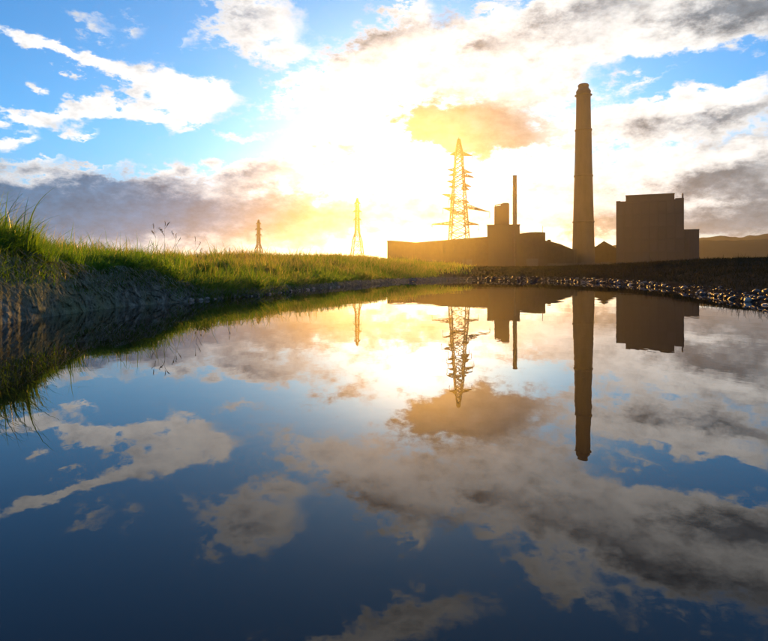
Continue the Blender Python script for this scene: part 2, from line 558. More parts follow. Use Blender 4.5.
# value noise -----------------------------------------------------------------
def _h(ix, iy, iz, seed):
    n = (ix.astype(np.int64) * 374761393 + iy.astype(np.int64) * 668265263 + iz.astype(np.int64) * 2147483647 // 3 + seed * 974711) & 0x7fffffff
    n = ((n ^ (n >> 13)) * 1274126177) & 0x7fffffff
    n = ((n ^ (n >> 15)) * 668265263) & 0x7fffffff
    return ((n ^ (n >> 16)) & 0xffff) / 65535.0

def vnoise(x, y, z=None, seed=0):
    x = np.asarray(x, float); y = np.asarray(y, float)
    z = np.zeros_like(x) if z is None else np.asarray(z, float)
    ix, iy, iz = np.floor(x), np.floor(y), np.floor(z)
    fx, fy, fz = x - ix, y - iy, z - iz
    fx, fy, fz = (t * t * (3 - 2 * t) for t in (fx, fy, fz))
    r_ = 0
    for a in (0, 1):
        for b_ in (0, 1):
            for c in (0, 1):
                w = (fx if a else 1 - fx) * (fy if b_ else 1 - fy) * (fz if c else 1 - fz)
                r_ = r_ + w * _h(ix + a, iy + b_, iz + c, seed)
    return r_

def fbm(x, y, z=None, oct=4, seed=0, gain=.5):
    s, a, t, f = 0, 1.0, 0, 1.0
    for o in range(oct):
        s = s + a * (vnoise(np.asarray(x) * f, np.asarray(y) * f, None if z is None else np.asarray(z) * f, seed + o) - .5)
        t += a; a *= gain; f *= 2.03
    return s / t * 2

def sstep(a, b, x):
    t = np.clip((np.asarray(x, float) - a) / (b - a), 0, 1)
    return t * t * (3 - 2 * t)

# ------------------------------------------------------------------ terrain
SHORE_PX = [(0, 325), (50, 317), (100, 309.5), (150, 305), (200, 300.5), (260, 295.5), (330, 288), (370, 284.3), (400, 281.8),
            (470, 280.6), (540, 280.8), (600, 283.2), (660, 287.5), (700, 294), (735, 300), (768, 305)]
sa, sr = [], []
for x, y in SHORE_PX:
    d = CAM_Z * F / (y - HZ); X = (x - CX) / F * d
    sa.append(math.degrees(math.atan2(X, d))); sr.append(math.hypot(X, d))
sa = [-180, -140, -105, -75, -52, -40] + sa + [40, 55, 80, 110, 145, 180]
sr = [4.2, 4.6, 5.2, 5.6, 6.2, 6.8] + sr + [10.4, 9.2, 8.0, 6.5, 5.0, 4.2]
def shore_r(az):
    r_ = np.interp(az, sa, sr)
    t = np.radians(az)
    w = fbm(np.cos(t) * 30 + 50, np.sin(t) * 30 + 50, oct=4, seed=5)
    w2 = fbm(np.cos(t) * 150 + 50, np.sin(t) * 150 + 50, oct=3, seed=9)
    return r_ * (1 + .020 * w + .003 * w2)

_ba = [-180, -75, -40, -32.6, -29, -25, -21, -17, -11.5, -5, 1.5, 8, 14.5, 20, 25, 28, 32.6, 45, 90, 180]
_bh = [.35, .7, .88, .86, .66, .60, .54, .20, .14, .12, .14, .16, .16, .14, .12, .12, .12, .2, .4, .35]   # bank height
_bw = [.9, .8, .75, .7, .65, .6, .6, .4, .4, .5, 1.2, 2.2, 2.2, 1.8, 1.4, 1.2, 1.2, 1.2, 1.0, .9]            # bank width
_fz = [.8, .9, 1.0, .98, .84, .76, .80, .92, 1.08, 1.30, 1.22, .95, .95, 1.1, 1.25, 1.3, 1.3, 1.2, .8, .8]   # field height behind
_fs = [4, 4, 4, 4, 5, 5, 7, 13, 15, 17, 16, 20, 24, 28, 28, 28, 28, 20, 4, 4]                                # metres over which it rises

def ground(az, r_):
    """height and turf cover at azimuth (deg) and distance, arrays"""
    rs = shore_r(az)
    s = r_ - rs
    bh = np.interp(az, _ba, _bh); bw = np.interp(az, _ba, _bw); fz = np.interp(az, _ba, _fz); fs = np.interp(az, _ba, _fs)
    t = np.radians(az); x = r_ * np.sin(t); y = r_ * np.cos(t)
    bh = bh * (1 + .16 * fbm(x * 1.1, y * 1.1, oct=3, seed=21))
    bw = bw * (1 + .35 * fbm(x * 1.7 + 9, y * 1.7, oct=2, seed=22))
    u = np.clip(s / bw, 0, 1)
    face = 1 - (1 - u) ** 1.6
    q = np.clip((s - bw * .8) / fs, 0, 1)
    z = bh * face + (fz - bh) * (1 - (1 - q) ** 1.35)
    far = sstep(55, 160, r_)
    z = z * (1 - far) + (1.0 + .5 * fbm(x * .01, y * .01, oct=3, seed=31)) * far * 1.0
    z = z + .05 * fbm(x * .8, y * .8, oct=4, seed=33) * sstep(.3, 3, s) * (1 - far)
    under = -.45 * (1 - np.exp(np.minimum(s, 0) * 1.6))
    z = np.where(s < 0, under, z)
    turf = sstep(.82, 1.0, u) * sstep(-.9, .2, fbm(x * 2.2, y * 2.2, oct=3, seed=41) + (u > .99) * .6)
    return z, turf, u, s, rs

def angles():
    segs = [(-180, -44, 1.2), (-44, -36, .25), (-36, -14, .05), (-14, 2, .09), (2, 36, .10), (36, 44, .25), (44, 180, 1.2)]
    a = []
    for p, q, st in segs:
        a.append(np.arange(p, q - 1e-6, st))
    return np.concatenate(a)

AZS = angles()
rel = np.concatenate([np.array([-1.0, -.8, -.5, -.3, -.2]) , np.linspace(-.14, .16, 120)])     # metres are scaled by local bank width below
NA = len(AZS)
rs0 = shore_r(AZS)
bw0 = np.interp(AZS, _ba, _bw)
# radial stations: under water, across the bank face, over the field, out to the horizon
under_f = np.linspace(0, 1, 8)[:-1]
face_u = np.linspace(-.15, 1.35, 120)
field = np.concatenate([np.linspace(0, 1, 60)[1:] ** 1.6 * 22, np.geomspace(24, 1220, 50)])
cols = []
for f in under_f:
    cols.append(.35 * rs0 + f * (rs0 - .15 * bw0 - .35 * rs0))
for u in face_u:
    cols.append(rs0 + u * bw0)
for f in field:
    cols.append(rs0 + 1.35 * bw0 + f)
RR = np.array(cols)                       # rings x angles
AA = np.broadcast_to(AZS, RR.shape)
Z, TF, U, S, _ = ground(AA, RR)
T = np.radians(AA)
X = RR * np.sin(T); Y = RR * np.cos(T)
# erosion of the bank face: gullies running down, clods and root holes
onface = sstep(-.12, .08, U) * (1 - sstep(1.0, 1.3, (RR - rs0) / bw0))
steep = np.interp(AA, [-40, -31, -27, -5, 3, 40], [.3, .4, .8, .8, .35, .5])
arc = T * rs0
gul = np.abs(fbm(arc * 2.4 + Z * 2.6, Z * 2.0 + arc * .5, oct=4, seed=51))
clod = fbm(X * 5, Y * 5, Z * 6, oct=5, seed=55, gain=.62)
pits = np.abs(fbm(X * 15, Y * 15, Z * 15, oct=3, seed=58))
push = onface * steep * (.09 * gul - .03 + .20 * clod + .12 * pits)
RR2 = RR + push
Z = Z + onface * steep * (.10 * clod + .05 * pits) * sstep(0.0, .15, Z)
stony = np.interp(AA, [-40, -2, 4, 40], [0, 0, 1, 1]) * sstep(-.1, .1, U) * (1 - sstep(.9, 1.3, (RR - rs0) / bw0))
Z = Z + stony * (.05 * np.abs(fbm(X * 2.6, Y * 2.6, oct=3, seed=61)) + .02 * fbm(X * 9, Y * 9, oct=2, seed=63))
X = RR2 * np.sin(T); Y = RR2 * np.cos(T)
NR = RR.shape[0]
MUD = sstep(3, 12, AA + 3 * fbm(X * .2, Y * .2, oct=2, seed=91)) * (1 - sstep(60, 100, AA))
idx = np.arange(NR * NA).reshape(NR, NA)
a0 = idx[:-1]; a1 = idx[1:]
quads = np.stack([a0, np.roll(a0, -1, 1), np.roll(a1, -1, 1), a1], -1).reshape(-1, 4)
quads = quads[:, ::-1]
V = np.stack([X, Y, Z], -1).reshape(-1, 3)
cidx = len(V)
V = np.vstack([V, [[0, 0, -.45]]])
tris = np.stack([idx[0], np.roll(idx[0], -1), np.full(NA, cidx)], -1)[:, ::-1]
g = link('ground', np_mesh('ground', V, quads, tris, smooth=True, attrs={'turf': np.append((TF * (1 - .85 * MUD)).ravel(), 0), 'mud': np.append(MUD.ravel(), 0)}), M['ground'])
tag(g, 'eroded soil banks and flat turf field around the pond', kind='structure')

# water sheet
nw = 96
wv_ = [(0, 0, 0)] + [(60 * math.cos(2 * math.pi * k / nw), 60 * math.sin(2 * math.pi * k / nw), 0) for k in range(nw)]
w = link('water', np_mesh('water', wv_, tris=[(0, 1 + k, 1 + (k + 1) % nw) for k in range(nw)]), M['water'])
tag(w, 'still dark pond water mirroring the sky', kind='structure')

# distant hills on the right
def hill(name, pts, d, depth, seed, label):
    px = np.linspace(pts[0][0], pts[-1][0], 160)
    top = np.interp(px, [p[0] for p in pts], [p[1] for p in pts])
    top = top + 1.3 * fbm(px * .12, px * 0, oct=4, seed=seed)
    v = []; q = []
    prof = ((-.5, 0), (-.3, .45), (-.12, .85), (0, 1), (.2, .8), (.5, 0))
    n = len(px)
    for k, (o, h) in enumerate(prof):
        dd = d + o * depth
        zt = CAM_Z + (HZ - top) / F * d
        zz = np.maximum(zt * h, -.5 if h == 0 else .2) + (fbm(px * .2 + k * 7, px * 0 + k, oct=3, seed=seed + 3) * .015 * zt * (0 < h < 1))
        v.append(np.stack([(px - CX) / F * dd, np.full(n, dd), zz], -1))
    v = np.concatenate(v)
    for k in range(len(prof) - 1):
        for i in range(n - 1):
            q.append((k * n + i, k * n + i + 1, (k + 1) * n + i + 1, (k + 1) * n + i))
    o = link(name, np_mesh(name, v, quads=q, smooth=True), M['hill'])
    tag(o, label, kind='structure')
hill('hills', [(560, 266), (590, 247), (618, 244), (660, 243), (700, 240.5), (740, 240.5), (768, 239), (860, 236), (980, 244), (1080, 262)], 620, 200, 3, 'low flat wooded ridge beyond the field on the right')
hill('hills', [(640, 258), (700, 238.5), (722, 235), (735, 237), (745, 236.5), (768, 234), (840, 226), (960, 232), (1100, 250)], 860, 240, 8, 'faint mountain line on the horizon at far right')

# ------------------------------------------------------------------ grass
def blades(base, height, width, lean, az, face, bend=1.0, nseg=3, tone=None):
    """Tapered ribbons: base (n,3); lean = horizontal reach / height; az = lean direction; face = width direction."""
    n = len(base)
    height = np.broadcast_to(height, n); width = np.broadcast_to(width, n); lean = np.broadcast_to(lean, n)
    lev = np.linspace(0, 1, nseg + 1)
    wd = np.stack([np.cos(face), np.sin(face), np.zeros(n)], -1)
    ld = np.stack([np.cos(az), np.sin(az), np.zeros(n)], -1)
    rows = []
    for t in lev:
        c = base + ld * (lean * height * t ** (1 + bend))[:, None]
        c = c + np.array([0, 0, 1.0]) * (height * (t - .32 * np.minimum(lean, 1.6) * t ** 2.5))[:, None]
        ww = (width * .5 * (1 - t ** 1.8 * .92))[:, None]
        if t < 1:
            rows.append(c - wd * ww); rows.append(c + wd * ww)
        else:
            rows.append(c)
    v = np.stack(rows, 1)                 # n, rows, 3
    nr = v.shape[1]
    off = (np.arange(n) * nr)[:, None]
    q = []
    for k in range(nseg - 1):
        q.append(off + np.array([2 * k, 2 * k + 1, 2 * k + 3, 2 * k + 2]))
    q = np.concatenate(q) if q else None
    k = nseg - 1
    t = off + np.array([2 * k, 2 * k + 1, 2 * k + 2])
    tone = RNG.random(n) if tone is None else tone
    return v.reshape(-1, 3), q, t, np.repeat(tone, nr)

def blade_mesh(name, sets):
    vs, qs, ts, tn, o = [], [], [], [], 0
    for v, q, t, a in sets:
        vs.append(v); tn.append(a); ts.append(t + o)
        if q is not None: qs.append(q + o)
        o += len(v)
    return np_mesh(name, np.concatenate(vs), np.concatenate(qs) if qs else None, np.concatenate(ts), smooth=True, attrs={'tone': np.concatenate(tn)})

def scatter(n, az0, az1, s0, s1, pw=1.0, keep=None):
    az = RNG.uniform(az0, az1, n)
    s = s0 + (s1 - s0) * RNG.random(n) ** pw
    bw = np.interp(az, _ba, _bw)
    r_ = shore_r(az) + bw * .95 + s
    z, tf, u, ss, rs = ground(az, r_)
    t = np.radians(az)
    p = np.stack([r_ * np.sin(t), r_ * np.cos(t), z], -1)
    return p, az, r_, s

def field_set(n, az0, az1, s0, s1, h, w, pw, nseg, clump=.6, lean=.45, tone0=0.0, tone1=1.0, fade=2.5):
    p, az, r_, s = scatter(n, az0, az1, s0, s1, pw)
    k_ = RNG.random(n) < np.minimum(sstep(az0, az0 + fade, az), 1 - sstep(az1 - fade, az1, az)) if fade else np.ones(n, bool)
    p, az, r_, s = p[k_], az[k_], r_[k_], s[k_]
    c = fbm(p[:, 0] * 1.4, p[:, 1] * 1.4, oct=3, seed=71)
    c2 = fbm(p[:, 0] * .35, p[:, 1] * .35, oct=2, seed=73)
    hh = h * (1 + clump * c + .4 * c2) * RNG.uniform(.55, 1.25, len(p))
    hh = np.maximum(hh, .05)
    tone = np.clip(tone0 + (tone1 - tone0) * (.42 + .35 * c2 + RNG.normal(0, .2, len(p))), 0, 1)
    return blades(p - [0, 0, .02], hh, w * (r_ / 12.0) ** .8, RNG.uniform(.1, lean * 2, len(p)), RNG.uniform(0, 6.283, len(p)), RNG.normal(0, .7, len(p)), 1.0, nseg, tone)

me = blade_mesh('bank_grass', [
    field_set(9000, -37, -20, -.14, 1.0, .24, .014, 1.3, 4, clump=.9, lean=.6, tone0=-.1, tone1=.75),
    field_set(12000, -37, -12, .1, 5, .30, .013, 1.0, 3, clump=.9, tone0=0, tone1=.95),
    field_set(15000, -22, 6, -.22, 5, .26, .015, 1.2, 3, fade=5, clump=.9, lean=.6, tone0=.1, tone1=1.1),
    field_set(36000, -30, 9, 3, 20, .34, .013, .9, 3, fade=7, clump=1.0, tone0=.35, tone1=1.5),  # blade tone pushed towards gold, standing in for the low sun's glow
    field_set(9000, -42, 9, 18, 40, .34, .014, .9, 2, tone0=.2, tone1=1.2),
    field_set(5000, -37, -6, -.42, .05, .20, .012, .8, 4, clump=1.0, lean=1.1, tone0=0, tone1=.9),
    field_set(5000, -37, 4, .0, 12, .36, .013, 1.0, 4, clump=2.2, lean=.5, tone0=.0, tone1=.9),
    field_set(2600, -36, 5, .3, 18, .56, .008, .9, 4, clump=.5, lean=.25, tone0=.6, tone1=1.6),
])
tag(link('grass', me, M['grass']), 'thick green and dry grass on the left bank and field, sun glow put into its gold tone', kind='stuff')
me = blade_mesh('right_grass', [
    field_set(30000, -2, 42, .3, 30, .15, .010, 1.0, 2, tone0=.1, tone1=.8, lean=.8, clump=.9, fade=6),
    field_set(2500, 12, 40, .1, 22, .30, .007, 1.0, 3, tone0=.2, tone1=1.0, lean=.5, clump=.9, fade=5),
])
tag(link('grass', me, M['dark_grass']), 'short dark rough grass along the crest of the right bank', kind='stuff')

# dead strands and roots hanging down the eroded bank face
n = 3200
az = RNG.uniform(-37, 1.5, n)
bw = np.interp(az, _ba, _bw); bh = np.interp(az, _ba, _bh)
u = RNG.beta(2.2, 1.6, n)
r_ = shore_r(az) + bw * u - .02
z, *_ = ground(az, r_)
t = np.radians(az)
p = np.stack([(r_ - .05) * np.sin(t), (r_ - .05) * np.cos(t), z + .06], -1)
toward = np.pi * 1.5 - t + RNG.normal(.5, .55, n)
L = RNG.uniform(.06, .22, n) * np.interp(az, [-37, -10, 2], [1, .9, 1.4])
v, q, tt, tn = blades(p, L, .010 * (r_ / 9), RNG.uniform(.6, 1.6, n), toward, RNG.uniform(0, 6.28, n), .3, 2, np.clip(RNG.normal(.45, .28, n), 0, 1))
# let them hang: reflect the rise into a droop
vv = v.reshape(n, -1, 3); vv[:, :, 2] = p[:, None, 2] - (vv[:, :, 2] - p[:, None, 2]) * .75
keep = vv.reshape(-1, 3)
tag(link('hanging_strands', np_mesh('hanging_strands', keep, q, tt, smooth=True, attrs={'tone': tn}), M['strand']), 'dead grass strands and roots hanging down the soil bank', kind='stuff')

def ground_at(x, y):
    az = np.array([math.degrees(math.atan2(x, y))]); r_ = np.array([math.hypot(x, y)])
    return float(ground(az, r_)[0][0])

def spot(px, d):
    x = (px - CX) / F * d
    return x, d, ground_at(x, d)

def tuft(px, d, n, h, spread, label, lean=.7, arch=(), dz=0.0, w=.008, tone=(0, .7), stems=0):
    x, y, z = spot(px, d)
    root = empty('grass_tuft', (x, y, z + dz))
    tag(root, label, 'grass tuft', 'grass tufts on the left bank')
    a = RNG.uniform(0, 6.283, n); rr = spread * np.sqrt(RNG.random(n))
    base = np.stack([rr * np.cos(a), rr * np.sin(a), np.full(n, -.05)], -1)
    az = a + RNG.normal(0, .6, n)
    s1 = blades(base, h * RNG.uniform(.45, 1.0, n), w * RNG.uniform(.6, 1.1, n), RNG.uniform(.1, lean, n), az, RNG.normal(0, .6, n), 1.2, 5, np.clip(RNG.uniform(tone[0], tone[1], n), 0, 1))
    link('blade_clump', blade_mesh('blade_clump', [s1]), M['grass'], root)
    for (h_, ln, ang_, tn_) in arch:
        s2 = blades(np.array([[RNG.uniform(-1, 1) * spread, RNG.uniform(-1, .3) * spread, 0]]), np.array([h_]), np.array([w * 1.25]), np.array([ln]), np.array([R(ang_)]), np.array([RNG.normal(0, .4) + R(90) * (abs(math.cos(R(ang_))) > .8)]), 1.6, 10, np.array([tn_]))
        link('long_blade', blade_mesh('long_blade', [s2]), M['grass'], root)
    return root

tuft(5, 7.15, 420, .54, .34, 'tall bright green grass tuft overhanging the bank at the left edge', .9,
     arch=tuple((RNG.uniform(.5, .92), RNG.uniform(.15, 1.1), RNG.choice((RNG.uniform(-35, 35), RNG.uniform(150, 200), RNG.uniform(-35, 30))), RNG.uniform(0, .3)) for _ in range(20)) + ((.80, .30, 172, .1), (.62, .25, 20, .2), (.70, .62, 5, .3), (.62, .9, -8, .2), (.54, 1.2, 4, .3), (.46, 1.5, 15, .4), (.70, .1, 90, .15), (.6, .4, 200, .2), (.58, .7, 25, .3), (.66, .45, 12, .2), (.5, 1.0, -20, .3)), w=.013)
tuft(40, 7.5, 90, .26, .2, 'low grass tuft with one long arched blade drooping toward the pond', 1.1,
     arch=((.36, 2.2, 0, .2), (.30, 1.6, 10, .4), (.40, .6, 20, .3)), tone=(0, .6), w=.011)
tuft(66, 8.4, 110, .34, .22, 'upright grass tuft with two tall thin blades beside the arched blade', .6,
     arch=((.60, .12, 80, .5), (.54, .2, 150, .4), (.46, .3, 20, .3)), tone=(0, .5), w=.011)
tuft(86, 9.0, 100, .32, .2, 'narrow upright grass tuft before the level grassy bank', .5,
     arch=((.55, .08, 90, .6), (.50, .2, 20, .5), (.44, .3, 150, .4)), tone=(0, .5), w=.011)
tuft(160, 11.0, 160, .26, .34, 'fresh light green tuft spilling over the bank beside the round shrub', 1.2, tone=(.1, .5), w=.010,
     arch=((.2, 1.5, -40, .35), (.2, 1.6, -60, .35), (.18, 1.4, -20, .3)))

# dry weed stalks standing above the grass
def weed(px, d, h, lean, branches, label, seed):
    rnd = random.Random(seed)
    x, y, z = spot(px, d)
    root = empty('weed_stalk', (x, y, z - .03))
    tag(root, label, 'weed', 'dry weed stalks above the bank grass')
    pts = [(lean * h * t ** 1.4 + rnd.uniform(-.008, .008), rnd.uniform(-.01, .01), h * t) for t in np.linspace(0, 1, 8)]
    bars('stem', [(pts[i], pts[i + 1], .007 - .0007 * i, .0063 - .0007 * i) for i in range(7)], M['dry_solid'], root, 5)
    for k in range(branches):
        t = rnd.uniform(.45, .92); i = int(t * 7); p = pts[i]
        s = rnd.choice((-1, 1)); L = rnd.uniform(.08, .2)
        q = (p[0] + s * L * .6, p[1] + rnd.uniform(-.05, .05), p[2] + L)
        bars('branch', [(p, q, .006, .004)], M['dry_solid'], root, 4)
        heads = []
        for j in range(7):
            c = tuple(p[m_] + (q[m_] - p[m_]) * (.6 + .06 * j) + rnd.uniform(-.012, .012) for m_ in range(3))
            heads.append((c, (c[0] + rnd.uniform(-.01, .01), c[1], c[2] + .02), .012, .004))
        bars('seed_head', heads, M['dry_solid'], root, 4)
    tp = pts[-1]
    heads = [((tp[0] + rnd.uniform(-.012, .012), tp[1], tp[2] - .012 * j), (tp[0] + rnd.uniform(-.014, .014), tp[1], tp[2] - .012 * j + .022), .011, .004) for j in range(8)]
    bars('seed_head', heads, M['dry_solid'], root, 4)

M['dry_solid'] = solid('dry_stalk', (.09, .075, .045), (.17, .145, .09), 20.0, .8)
weed(159, 11.6, 0.90, -.12, 3, 'tall dry weed stalk leaning left, leftmost of the stalks above the bank', 1)
weed(164, 12.0, 1.00, .02, 5, 'tallest dry weed stalk with seed heads above the bank grass', 2)
weed(174, 12.4, 0.86, .05, 2, 'thin straight dry weed stalk right of the tallest stalk', 3)
weed(198, 12.8, 0.98, -.06, 4, 'branched dry weed stalk rising behind the round shrub', 4)
weed(226, 14.5, .80, .10, 2, 'short dry weed stalk in grass right of the round shrub', 5)

# rounded shrub
def shrub(px, d, rx, rz, label):
    x, y, z = spot(px, d)
    root = empty('round_shrub', (x, y, z - .04))
    tag(root, label, 'shrub')
    n = 5200
    dirs = RNG.normal(0, 1, (n, 3)); dirs /= np.linalg.norm(dirs, axis=1)[:, None]
    dirs[:, 2] = np.abs(dirs[:, 2]) * 1.0 - .12
    lump = 1 + .16 * fbm(dirs[:, 0] * 2.5 + 5, dirs[:, 1] * 2.5, dirs[:, 2] * 2.5, oct=3, seed=81)
    rad = (.35 + .65 * RNG.random(n) ** .45) * lump
    p = dirs * rad[:, None] * [rx, rx, rz]
    a = np.arctan2(dirs[:, 1], dirs[:, 0]) + RNG.normal(0, .6, n)
    v, q, t, tn = blades(p, RNG.uniform(.03, .065, n), RNG.uniform(.008, .014, n), RNG.uniform(.4, 1.6, n), a, RNG.uniform(0, 6.28, n), .4, 2, np.clip(.2 + .6 * RNG.random(n), 0, 1))
    link('foliage', np_mesh('foliage', v, q, t, smooth=True, attrs={'tone': tn}), M['shrub'], root)
    st = []
    for k in range(14):
        e = RNG.normal(0, .5, 3); e[2] = abs(e[2]) + .5
        e = e / np.linalg.norm(e) * [rx, rx, rz] * .85
        st.append(((0, 0, -.05), tuple(e), .014, .005))
    bars('stem', st, M['dry_solid'], root, 5)
shrub(204, 12.9, .34, .55, 'rounded light green shrub on the bank edge among the grass')

# ------------------------------------------------------------------ stones on the shore
def stone_mesh(seed, sub=2):
    def fn(bm):
        bmesh.ops.create_icosphere(bm, subdivisions=sub, radius=1.0)
        co = np.array([v.co[:] for v in bm.verts])
        f = 1 + .42 * fbm(co[:, 0] * 1.3 + seed * 7, co[:, 1] * 1.3, co[:, 2] * 1.3, oct=3, seed=seed)
        for v, k in zip(bm.verts, f):
            v.co = v.co * float(k)
    return bm_mesh('stone', fn)
STONES = [stone_mesh(s) for s in range(8)]
for s in STONES: s.materials.append(M['stone'])
PALE = [stone_mesh(20 + s) for s in range(4)]
for s in PALE: s.materials.append(M['pale_stone'])

def put_stone(px, py_water_off, size, pale, label, group=None, k=0, squash=.55):
    az = math.degrees(math.atan2(px - CX, F))
    r_ = float(shore_r(np.array([az]))[0]) + py_water_off
    x, y = r_ * math.sin(R(az)), r_ * math.cos(R(az))
    z = max(ground_at(x, y), -.02) + size * .12
    o = bpy.data.objects.new('shore_stone', (PALE if pale else STONES)[k % (4 if pale else 8)])
    o.location = (x, y, z); o.scale = (size, size * random.uniform(.7, 1.0), size * squash)
    o.rotation_euler = (random.uniform(-.2, .2), random.uniform(-.2, .2), random.uniform(0, 6.28))
    COL.objects.link(o)
    tag(o, label, 'stone', group)

put_stone(748, .02, .085, True, 'largest pale stone at the water line on the right shore', k=0, squash=.8)
put_stone(766, -.06, .075, True, 'pale stone at the water line by the right edge', k=1)
put_stone(698, .10, .07, True, 'flat pale stone at the water line below the annex', k=2, squash=.4)
put_stone(710, .12, .06, True, 'pale stone just right of the flat one below the annex', k=3, squash=.5)
put_stone(720, .05, .05, True, 'small pale stone midway along the right water line', k=1)
put_stone(630, .1, .085, True, 'small bright stone at the water line below the big dark block', k=2)
put_stone(619, .2, .08, True, 'bright stone lying left of another one below the big dark block', k=0)
for i in range(44):
    px = random.uniform(560, 790)
    d_off = random.uniform(-.05, 1.0) ** 1.5 if random.random() < .6 else random.uniform(0, 1.9)
    put_stone(px, float(np.real(d_off)), random.uniform(.04, .10) * (1.0 if px > 690 else 1.2), False,
              'dark wet stone on the shore below the tall chimney' if px < 608 else 'dark wet stone on the shore below the big dark block' if px < 684 else 'dark wet stone on the near shore right of the annex',
              'dark stones along the right shore', k=i)
for i in range(16):
    px = [192, 199, 206, 214, 252, 256, 271, 282, 290, 300, 306, 312, 322, 330, 338, 345][i]
    put_stone(px + random.uniform(-2, 2), random.uniform(-.03, .05), random.uniform(.035, .075), True,
              'small pale stone along the foot of the left bank', 'pale stones at the foot of the left bank', k=i)

# loose gravel between them
n = 900
az = np.concatenate([RNG.uniform(3, 37, 500), RNG.uniform(-14, 5, 400)])
bw = np.interp(az, _ba, _bw)
r_ = shore_r(az) + bw * RNG.random(n) ** 1.4 - .04
z, *_ = ground(az, r_)
t = np.radians(az)
oct_v = np.array([(1, 0, 0), (-1, 0, 0), (0, 1, 0), (0, -1, 0), (0, 0, 1), (0, 0, -1)], float)
oct_f = np.array([(0, 2, 4), (2, 1, 4), (1, 3, 4), (3, 0, 4), (2, 0, 5), (1, 2, 5), (3, 1, 5), (0, 3, 5)])
sz = RNG.uniform(.012, .04, n) * np.maximum(1, r_ / 18)
vv = oct_v[None] * RNG.uniform(.6, 1.3, (n, 6, 1)) * (sz[:, None] * np.array([1, 1, .6]))[:, None, :]
ro = RNG.uniform(0, 6.28, n); c_, s_ = np.cos(ro)[:, None], np.sin(ro)[:, None]
vx = vv[:, :, 0] * c_ - vv[:, :, 1] * s_; vy = vv[:, :, 0] * s_ + vv[:, :, 1] * c_
vv = np.stack([vx + (r_ * np.sin(t))[:, None], vy + (r_ * np.cos(t))[:, None], vv[:, :, 2] + z[:, None] + .04], -1).reshape(-1, 3)
ff = (oct_f[None] + (np.arange(n) * 6)[:, None, None]).reshape(-1, 3)
tag(link('gravel', np_mesh('gravel', vv, tris=ff), M['stone']), 'dark wet gravel spread over the far and right shore', kind='stuff')

# ------------------------------------------------------------------ power station
GZ = .6                                   # foundations start just below the ground
def px_x(x, d): return (x - CX) / F * d
def px_z(y, d): return CAM_Z + (HZ - y) / F * d

# tall concrete chimney
d = 205.0
root = empty('tall_chimney', (px_x(583.4, d), d, GZ), -math.atan2(px_x(583.4, d), d))
tag(root, 'tallest tapered concrete chimney standing left of the dark block', 'chimney')
k = d / F
zt = lambda y: px_z(y, d) - GZ
prof = [(11.2 * k, 0), (11.0 * k, zt(262)), (10.6 * k, zt(245)), (9.9 * k, zt(220)), (9.1 * k, zt(190)), (8.3 * k, zt(160)), (7.75 * k, zt(131)), (7.35 * k, zt(129.5)), (6.9 * k, zt(95.5)), (6.9 * k, zt(93))]
lathe('shaft', prof, M['concrete'], root)
cap = lathe('cap', [(6.9 * k, zt(93)), (7.1 * k, zt(92.6)), (7.1 * k, zt(91.4)), (6.0 * k, zt(89.6)), (5.0 * k, zt(88.6)), (5.0 * k, zt(86.6)), (5.3 * k, zt(86.3)), (5.3 * k, zt(85.2)), (4.4 * k, zt(84.2)), (3.6 * k, zt(84.2)), (3.6 * k, zt(92))], M['concrete'], root)
for y_, rr in ((130.2, 7.9), (176, 8.9), (222, 10.2)):
    lathe('band', [(rr * k - .25, zt(y_ + .8)), (rr * k + .12, zt(y_ + .7)), (rr * k + .12, zt(y_ - .7)), (rr * k - .25, zt(y_ - .8))], M['concrete'], root)
lad = []
for sgn in (-.3, .3):
    lad.append(((sgn, -11.3 * k - .15, 2), (sgn, -7.3 * k - .15, zt(95)), .08))
for j in range(120):
    f = j / 119; lad.append(((-.3, -(11.3 - 4 * f) * k - .15, 2 + (zt(95) - 2) * f), (.3, -(11.3 - 4 * f) * k - .15, 2 + (zt(95) - 2) * f), .06))
bars('ladder', lad, M['steel'], root)
def cage(bm):
    for j in range(12):
        f = j / 12
for y_, rr in ((95.5, 8.4),):
    pl = lathe('platform', [(6.8 * k, zt(y_)), (rr * k, zt(y_)), (rr * k, zt(y_ - .35)), (6.8 * k, zt(y_ - .35))], M['steel'], root)
box('base_block', -12.8 * k, -6 * k, -4.5, 4.5, 0, zt(249), M['concrete'], root, .15)
box('door', -.7, .7, -11.25 * k - .06, -11.0 * k, .4, 2.9, M['paint'], root)

# big dark boiler house
d = 200.0; k = d / F
x0, x1 = px_x(618.3, d), px_x(680.4, d); xc = (x0 + x1) / 2
root = empty('boiler_house', (xc, d, GZ), -math.atan2(xc, d))
tag(root, 'big dark boxy boiler house with a lower annex on its right', 'power building')
hx = (x1 - x0) / 2; zt = lambda y: px_z(y, d) - GZ
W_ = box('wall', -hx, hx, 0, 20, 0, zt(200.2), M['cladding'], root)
pm = {}
ncol, nrow = 8, 5
pw_, ph_ = 2 * hx / ncol, (zt(201.5) - 2.2) / nrow
pmesh = bm_mesh('cladding_panel', lambda bm: add_box(bm, -pw_ / 2 + .06, pw_ / 2 - .06, -.09, .0, -ph_ / 2 + .05, ph_ / 2 - .05, .03))
pmesh.materials.append(M['cladding'])
for r__ in range(nrow):
    for c__ in range(ncol):
        o = link('cladding_panel', pmesh, None, W_)
        o.location = (-hx + pw_ * (c__ + .5), random.uniform(-.05, -.01), 2.2 + ph_ * (r__ + .5))
p_ = box('penthouse', px_x(627.3, d) - xc, px_x(672.2, d) - xc, 1.5, 17, zt(200.2) + .003, zt(194.3), M['cladding'], root, .05)
box('penthouse_roof', px_x(627.0, d) - xc, px_x(672.5, d) - xc, 1.2, 17.3, zt(194.3) + .003, zt(193.7), M['roofing'], root)
